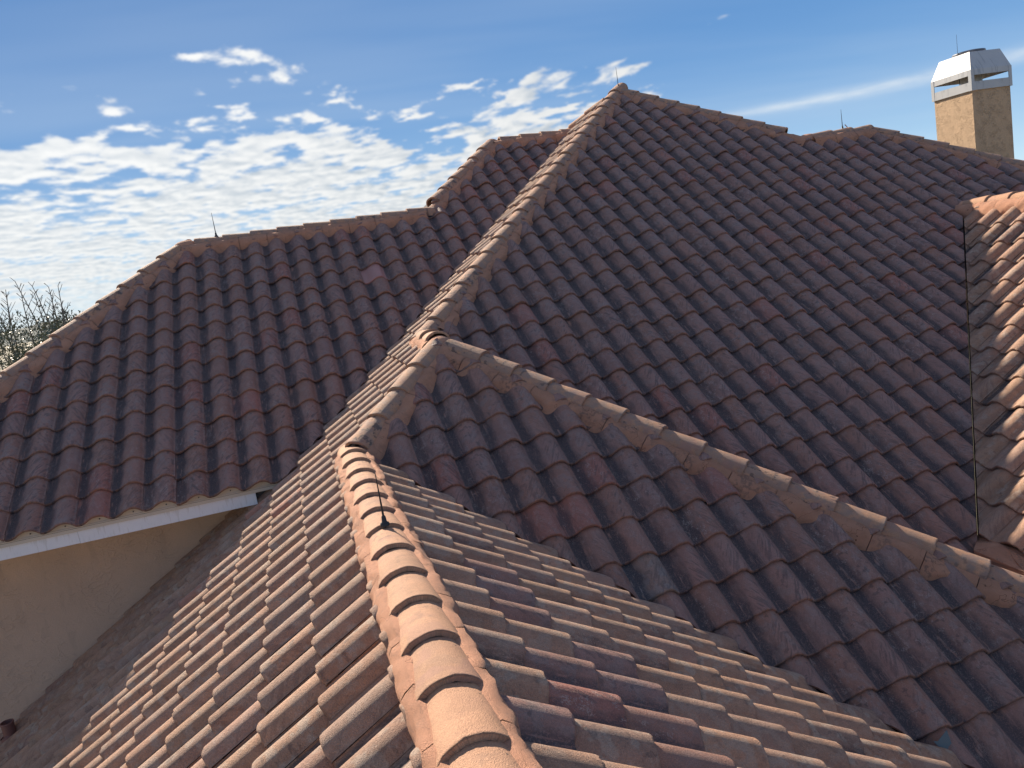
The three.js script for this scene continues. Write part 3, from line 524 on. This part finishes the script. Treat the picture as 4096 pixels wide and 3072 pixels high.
{ // eave of the right wing and the mortared saddle at the foot of the valley
  part(rightRoof, 'drip_edge', box(X_REAVE + 0.035, X_REAVE + 0.055, -3.115, -3.035, 3.2, 5.42), WHITE, 'white metal drip edge below the lowest course');
  part(rightRoof, 'wall_face', box(X_REAVE + 0.6, X_REAVE + 0.8, -6, -3.1, 3.2, 5.6, 1.6), MAT.stucco);
  const o = thing('mortar_saddle', 'cracked pinkish mortar patch at the foot of the dark valley, right edge', 'mortar', v3(5.2, -3.35, 5.2));
  const P = [[5.32, -3.02, 5.52], [5.46, -3.05, 5.17], [5.55, -3.13, 4.74], [5.36, -3.18, 4.63], [5.11, -3.08, 4.86], [5.06, -3.02, 5.30], [5.24, -2.985, 5.17]];
  const tri = [[0, 6, 1], [1, 6, 2], [2, 6, 3], [3, 6, 4], [4, 6, 5], [5, 6, 0]];
  tri.forEach((t, k) => { // each patch a thick wedge
    const [a, b, c] = t.map((i) => v3(...P[i])), m = a.clone().add(b).add(c).multiplyScalar(1 / 3), pos = [], uv = [], sub = 5;
    const at = (i, j) => { const s = i / sub, q = j / sub, p = a.clone().multiplyScalar(1 - s - q).addScaledVector(b, s).addScaledVector(c, q).lerp(m, 0.012); p.y += 0.035 * (fbm(p.x * 14, p.z * 14, 3, 40) - 0.5); return p; };
    for (let i = 0; i < sub; i++) for (let j = 0; j < sub - i; j++) { const q = [at(i, j), at(i + 1, j), at(i, j + 1)]; for (const v of q) { pos.push(v.x, v.y, v.z); uv.push(v.x * 1.5, v.z * 1.5); } if (j < sub - i - 1) for (const v of [at(i + 1, j), at(i + 1, j + 1), at(i, j + 1)]) { pos.push(v.x, v.y, v.z); uv.push(v.x * 1.5, v.z * 1.5); } }
    for (const [s, e] of [[a, b], [b, c], [c, a]]) { const s1 = s.clone().lerp(m, 0.012), e1 = e.clone().lerp(m, 0.012), s2 = s1.clone(), e2 = e1.clone(); s2.y -= 0.12; e2.y -= 0.12; for (const v of [s1, e1, e2, s1, e2, s2]) { pos.push(v.x, v.y, v.z); uv.push(v.x * 1.5, v.y * 1.5); } }
    const g = new THREE.BufferGeometry(); g.setAttribute('position', new THREE.Float32BufferAttribute(pos, 3)); g.setAttribute('uv', new THREE.Float32BufferAttribute(uv, 2)); g.setAttribute('uv1', new THREE.Float32BufferAttribute(uv.map((x) => x * 5), 2)); g.computeVertexNormals();
    part(o, 'mortar_patch', g, MAT.mortarOld);
  });
}
{ // torn strip of flashing in the front valley
  const o = thing('torn_flashing', 'torn blue grey scrap of valley flashing lying on the lower right tiles', 'flashing', v3(3.33, -3.5, 3.95));
  const S = new THREE.Shape([[-0.07, 0.03], [-0.03, 0.018], [0.0, 0.034], [0.075, 0.07], [0.078, -0.07], [0.06, -0.10], [-0.03, -0.04]].map(([a, b]) => new THREE.Vector2(a, b)));
  const g = new THREE.ExtrudeGeometry(S, { depth: 0.003, bevelEnabled: false }), F = FRAME.z, q = new THREE.Matrix4().makeBasis(F.r, F.d.clone().negate(), F.n).multiply(new THREE.Matrix4().makeRotationX(0.6)); q.scale(new THREE.Vector3(0.8, 0.8, 1)); q.setPosition(v3(3.36, A_M + M * 3.88 + 0.13, 3.88));
  placed(o, 'metal_scrap', g, std({ color: new THREE.Color().setRGB(0.105, 0.14, 0.155), roughness: 0.6, metalness: 0.2 }), q);
}
{ // vent pipe by the wall
  const o = thing('vent_pipe', 'short terracotta painted vent pipe standing at the foot of the stucco wall', 'pipe', v3(-3.47, -4.02, 8.70)), C = std({ color: new THREE.Color().setRGB(0.20, 0.085, 0.065), roughness: 0.7 });
  const g = new THREE.LatheGeometry([[0.058, -0.12], [0.058, 0.20], [0.062, 0.21], [0.062, 0.225], [0.050, 0.225], [0.050, 0.02]].map(([a, b]) => new THREE.Vector2(a, b)), 24); g.translate(-3.47, -3.98, -8.70); part(o, 'pipe', g, C);
  const f = new THREE.LatheGeometry([[0.14, -0.02], [0.075, 0.03], [0.064, 0.07]].map(([a, b]) => new THREE.Vector2(a, b)), 20); f.applyMatrix4(new THREE.Matrix4().makeRotationZ(Math.atan(M))); f.translate(-3.47, -3.94, -8.70); part(o, 'flashing_collar', f, C);
}

// ---------------------------------------------------------------- chimney
{
  const x0 = 13.66, z0 = 13.52, w = 0.94, d = 0.97, yt = 1.757, o = thing('chimney', 'square tan stucco chimney with a white metal hood behind the right ridge', 'chimney', v3(x0 + w / 2, -3, z0 + d / 2));
  part(o, 'stucco_stack', box(x0, x0 + w, -3, yt, z0, z0 + d, 0.75), MAT.stucco);
  const cw = colourTexture(512, 512, (i, j, c) => { const x = i / 512, y = j / 512, t = 0.90 + 0.14 * fbm(x * 8, y * 8, 4, 3, 8), s = sst(0.60, 0.74, fbm(x * 32, y * 4, 4, 9, 32)) * 0.5; c[0] = lerp(0.47 * t, 0.24, s); c[1] = lerp(0.475 * t, 0.25, s); c[2] = lerp(0.48 * t, 0.26, s); });
  const H = std({ map: cw, roughness: 0.45 }), e = 0.028, X0 = x0 - e, X1 = x0 + w + e, Z0 = z0 - e, Z1 = z0 + d + e, th = 0.012;
  const hood = part(o, 'metal_hood', (() => { // skirt and sloped sides, open below
    const i = 0.125, ys = yt + 0.268, yk = yt + 0.376, yh = yt + 0.734, ring = (a, y) => [[X0 + a, y, Z0 + a], [X1 - a, y, Z0 + a], [X1 - a, y, Z1 - a], [X0 + a, y, Z1 - a]], R = [ring(0, ys), ring(0.004, yk), ring(i, yh)], pos = [], uv = [];
    const quad = (a, b, c, dd) => { for (const v of [a, b, c, a, c, dd]) { pos.push(v[0], v[1], -v[2]); uv.push((v[0] + v[2]) / 1.4, v[1] / 1.4); } };
    for (let k = 0; k < 2; k++) for (let s = 0; s < 4; s++) quad(R[k][s], R[k][(s + 1) % 4], R[k + 1][(s + 1) % 4], R[k + 1][s]);
    quad(R[2][0], R[2][1], R[2][2], R[2][3]);
    const g = new THREE.BufferGeometry(); g.setAttribute('position', new THREE.Float32BufferAttribute(pos, 3)); g.setAttribute('uv', new THREE.Float32BufferAttribute(uv, 2)); g.computeVertexNormals(); return g; })(), H);
  part(o, 'base_band', merged([box(X0, X1, yt - 0.02, yt + 0.143, Z0, Z0 + th), box(X0, X1, yt - 0.02, yt + 0.143, Z1 - th, Z1), box(X0, X0 + th, yt - 0.02, yt + 0.143, Z0 + th, Z1 - th), box(X1 - th, X1, yt - 0.02, yt + 0.143, Z0 + th, Z1 - th)]), H);
  for (const [a, b] of [[0, 0], [1, 0], [0, 1], [1, 1]]) { const xa = a ? X1 + 0.003 : X0 - 0.003, za = b ? Z1 + 0.003 : Z0 - 0.003, sx = a ? -1 : 1, sz = b ? -1 : 1, y0 = yt - 0.024, y1 = yt + 0.37; const B = (p, q, r, s) => box(Math.min(p, q), Math.max(p, q), y0, y1, Math.min(r, s), Math.max(r, s)); part(o, 'corner_post', merged([B(xa, xa + sx * 0.075, za, za + sz * 0.010), B(xa, xa + sx * 0.010, za + sz * 0.010, za + sz * 0.075)]), H); }
  const flue = new THREE.CylinderGeometry(0.20, 0.20, 0.42, 28); flue.translate(x0 + w * 0.52, yt + 0.15, -(z0 + d * 0.5)); part(o, 'flue_pipe', flue, std({ color: new THREE.Color().setRGB(0.42, 0.42, 0.41), roughness: 0.5, metalness: 0.4 }));
  const lid = new THREE.LatheGeometry([[0, 0.085], [0.20, 0.080], [0.295, 0.062], [0.305, 0.040], [0.285, 0.03], [0.285, 0]].map(([a, b]) => new THREE.Vector2(a, b)), 36); lid.translate(x0 + w / 2, yt + 0.736, -(z0 + d / 2)); part(hood, 'round_lid', lid, std({ color: new THREE.Color().setRGB(0.16, 0.17, 0.20), roughness: 0.45, metalness: 0.5 }));
}
// ---------------------------------------------------------------- lightning rods
function rod(label, p, h) {
  const o = thing('lightning_rod', label, 'lightning rod', p, 'lightning rods on the ridges');
  const s = new THREE.CylinderGeometry(0.0022, 0.0072, h, 8); s.translate(p.x, p.y + h / 2, p.z); part(o, 'spike', s, DARK);
  const b = new THREE.LatheGeometry([[0.026, -0.01], [0.026, 0.006], [0.015, 0.012], [0.012, 0.045], [0.007, 0.05]].map(([a, c]) => new THREE.Vector2(a, c)), 14); b.translate(p.x, p.y, p.z); part(o, 'base', b, DARK);
}
rod('dark lightning rod on the nearest sunlit ridge caps', v3(XF, YF + 0.128, 4.50), 0.30);
rod('dark lightning rod at the left end of the left wing ridge', v3(-0.79, Y_LR + 0.13, Z_LR), 0.33);
rod('dark lightning rod on the highest central peak', v3(X_BA + 0.04, Y_BA + 0.12, Z_BA), 0.34);
rod('dark lightning rod on the short ridge between the peak and the chimney', v3(9.10, Y_RR + 0.125, Z_RR), 0.31);
rod('tall dark lightning rod rising through the white chimney hood', v3(13.83, 1.80, 13.98), 1.12);

// ---------------------------------------------------------------- land and trees
{
  const g = new THREE.CircleGeometry(1800, 96); g.rotateX(-Math.PI / 2); g.translate(0, -6, 0);
  const t = colourTexture(512, 512, (i, j, c) => { const k = 0.75 + 0.5 * fbm(i / 64, j / 64, 4, 3, 8); c[0] = 0.24 * k; c[1] = 0.215 * k; c[2] = 0.15 * k; }); t.repeat.set(160, 160);
  const m = new THREE.Mesh(g, std({ map: t, roughness: 1 })); m.name = 'ground'; m.receiveShadow = true; m.userData = { label: 'flat grassy land far below the roofs', kind: 'structure' }; scene.add(m);
}
{ // low wooded land at the horizon
  const pos = [], n = 220; const h = (a) => 1.5 + 9 * fbm(a * 14, 2, 5, 60);
  for (let i = 0; i < n; i++) { const a = -1.1 + 2.3 * i / n, b = -1.1 + 2.3 * (i + 1) / n, D = 620, P = (t, y, r) => [Math.sin(t) * r, y, -Math.cos(t) * r]; pos.push(...P(a, -6, D - 30), ...P(b, -6, D - 30), ...P(b, h(b) - 1, D), ...P(a, -6, D - 30), ...P(b, h(b) - 1, D), ...P(a, h(a) - 1, D)); }
  const g = new THREE.BufferGeometry(); g.setAttribute('position', new THREE.Float32BufferAttribute(pos, 3)); g.computeVertexNormals();
  const m = new THREE.Mesh(g, std({ color: new THREE.Color().setRGB(0.10, 0.13, 0.12) })); m.name = 'hills'; m.userData = { label: 'low wooded land along the horizon', kind: 'structure' }; scene.add(m);
}
function tree(label, base, topY, leafTop, spread, seed, shoots) {
  const R = rng(seed), o = thing('tree', label, 'tree', base, 'trees beyond the left wing'), seg = [], tips = [];
  const limb = (p, q, r0, r1) => { const d = q.clone().sub(p), g = new THREE.CylinderGeometry(r1, r0, d.length(), 5, 1, true); g.translate(0, d.length() / 2, 0); g.applyQuaternion(new THREE.Quaternion().setFromUnitVectors(new THREE.Vector3(0, 1, 0), d.clone().normalize())); g.translate(p.x, p.y, p.z); seg.push(g); };
  const grow = (p, dir, len, r, depth) => {
    const k = 3; let a = p.clone(), d = dir.clone();
    for (let i = 0; i < k; i++) { d.x += (R() - 0.5) * 0.25; d.z += (R() - 0.5) * 0.25; d.y += 0.06; d.normalize(); const b = a.clone().addScaledVector(d, len / k); limb(a, b, r * (1 - 0.2 * i), r * (1 - 0.2 * (i + 1))); a = b; if (depth > 0 && i > 0) { const s = d.clone(); s.x += (R() - 0.5) * 1.5; s.z += (R() - 0.5) * 1.5; grow(a, s.normalize(), len * (0.5 + 0.25 * R()), r * 0.5, depth - 1); } if (depth < 3) tips.push(a.clone()); }
  };
  const crownY = leafTop - 2.6; limb(base, new THREE.Vector3(base.x, crownY - 0.6, base.z), 0.11, 0.075);
  for (let i = 0; i < 7; i++) { const an = i / 7 * 6.283 + R(); grow(new THREE.Vector3(base.x, crownY - 0.6 + 0.4 * R(), base.z), new THREE.Vector3(Math.cos(an) * spread, 1.1, Math.sin(an) * spread).normalize(), 1.25 + 0.5 * R(), 0.045, 3); }
  for (let i = 0; i < shoots; i++) { // bare upright shoots with thin side twigs
    let a = new THREE.Vector3(base.x + (R() - 0.5) * 1.1 * spread, leafTop - 0.7, base.z + (R() - 0.5) * spread), d = new THREE.Vector3((R() - 0.5) * 0.4, 1, (R() - 0.5) * 0.4).normalize(); const H = (topY - a.y) * (0.62 + 0.38 * R()) * (i ? 1 : 1.05), n = 9;
    for (let k = 0; k < n; k++) { d.x += (R() - 0.5) * 0.10; d.normalize(); const b = a.clone().addScaledVector(d, H / n); const r = 0.017 * (1 - 0.8 * k / n) + 0.003; limb(a, b, r, r * 0.9); a = b; if (k > 0 && k < n) for (const sgn of [-1, 1]) { if (R() < 0.25) continue; const s = new THREE.Vector3(sgn * (0.45 + 0.3 * R()), 0.9, (R() - 0.5) * 0.8).normalize(), L = H * (0.24 * (1 - k / n) + 0.07) * (0.6 + 0.6 * R()), c = a.clone().addScaledVector(s, L); limb(a, c, 0.007, 0.004); if (R() < 0.6) { const e = a.clone().addScaledVector(s, L * 0.5), f = e.clone().add(new THREE.Vector3(sgn * 0.05, L * 0.4, 0)); limb(e, f, 0.0055, 0.0035); } if (k < 4 || R() < 0.25) tips.push(c); } }
  }
  part(o, 'trunk', mergeGeometries(seg), std({ color: new THREE.Color().setRGB(0.17, 0.145, 0.12), roughness: 0.9 }));
  const pos = [], q = new THREE.Vector3(), N = 17000;
  for (let i = 0; i < N; i++) {
    const t = i % 2 ? tips[(R() * tips.length) | 0] : (() => { const a = R() * 6.283, k = Math.sqrt(R()) * spread * 2.1; return new THREE.Vector3(base.x + Math.cos(a) * k, leafTop - 0.2 - 2.2 * R() - 0.35 * k * k, base.z + Math.sin(a) * k); })(), c = new THREE.Vector3(t.x + (R() + R() - 1) * 0.30, t.y + (R() + R() - 1) * 0.26, t.z + (R() + R() - 1) * 0.30); if (c.y > leafTop + 0.55 * R() * R()) continue;
    const u = new THREE.Vector3(R() - 0.5, R() - 0.3, R() - 0.5).normalize(), s = new THREE.Vector3(R() - 0.5, R() - 0.5, R() - 0.5).cross(u).normalize(), l = 0.026 + 0.024 * R(), w = l * 0.45;
    const A = c.clone(), B = c.clone().addScaledVector(u, l * 0.6).addScaledVector(s, w), C = c.clone().addScaledVector(u, l * 1.5), D = c.clone().addScaledVector(u, l * 0.6).addScaledVector(s, -w);
    for (const v of [A, B, C, A, C, D]) pos.push(v.x, v.y, v.z);
  }
  const g = new THREE.BufferGeometry(); g.setAttribute('position', new THREE.Float32BufferAttribute(pos, 3)); g.computeVertexNormals();
  const m = part(o, 'crown', g, std({ color: new THREE.Color().setRGB(0.11, 0.125, 0.07), roughness: 0.3 })); m.userData.kind = 'stuff';
}
tree('small tree at the left edge with tall bare upright shoots', v3(-5.72, -6, 20.6), 1.42, 0.12, 0.8, 71, 6);
tree('small leafy tree with bare twigs beside the left wing hip', v3(-5.02, -6, 20.2), 1.08, 0.16, 0.62, 72, 6);

stage('end');
renderer.render(scene, camera);
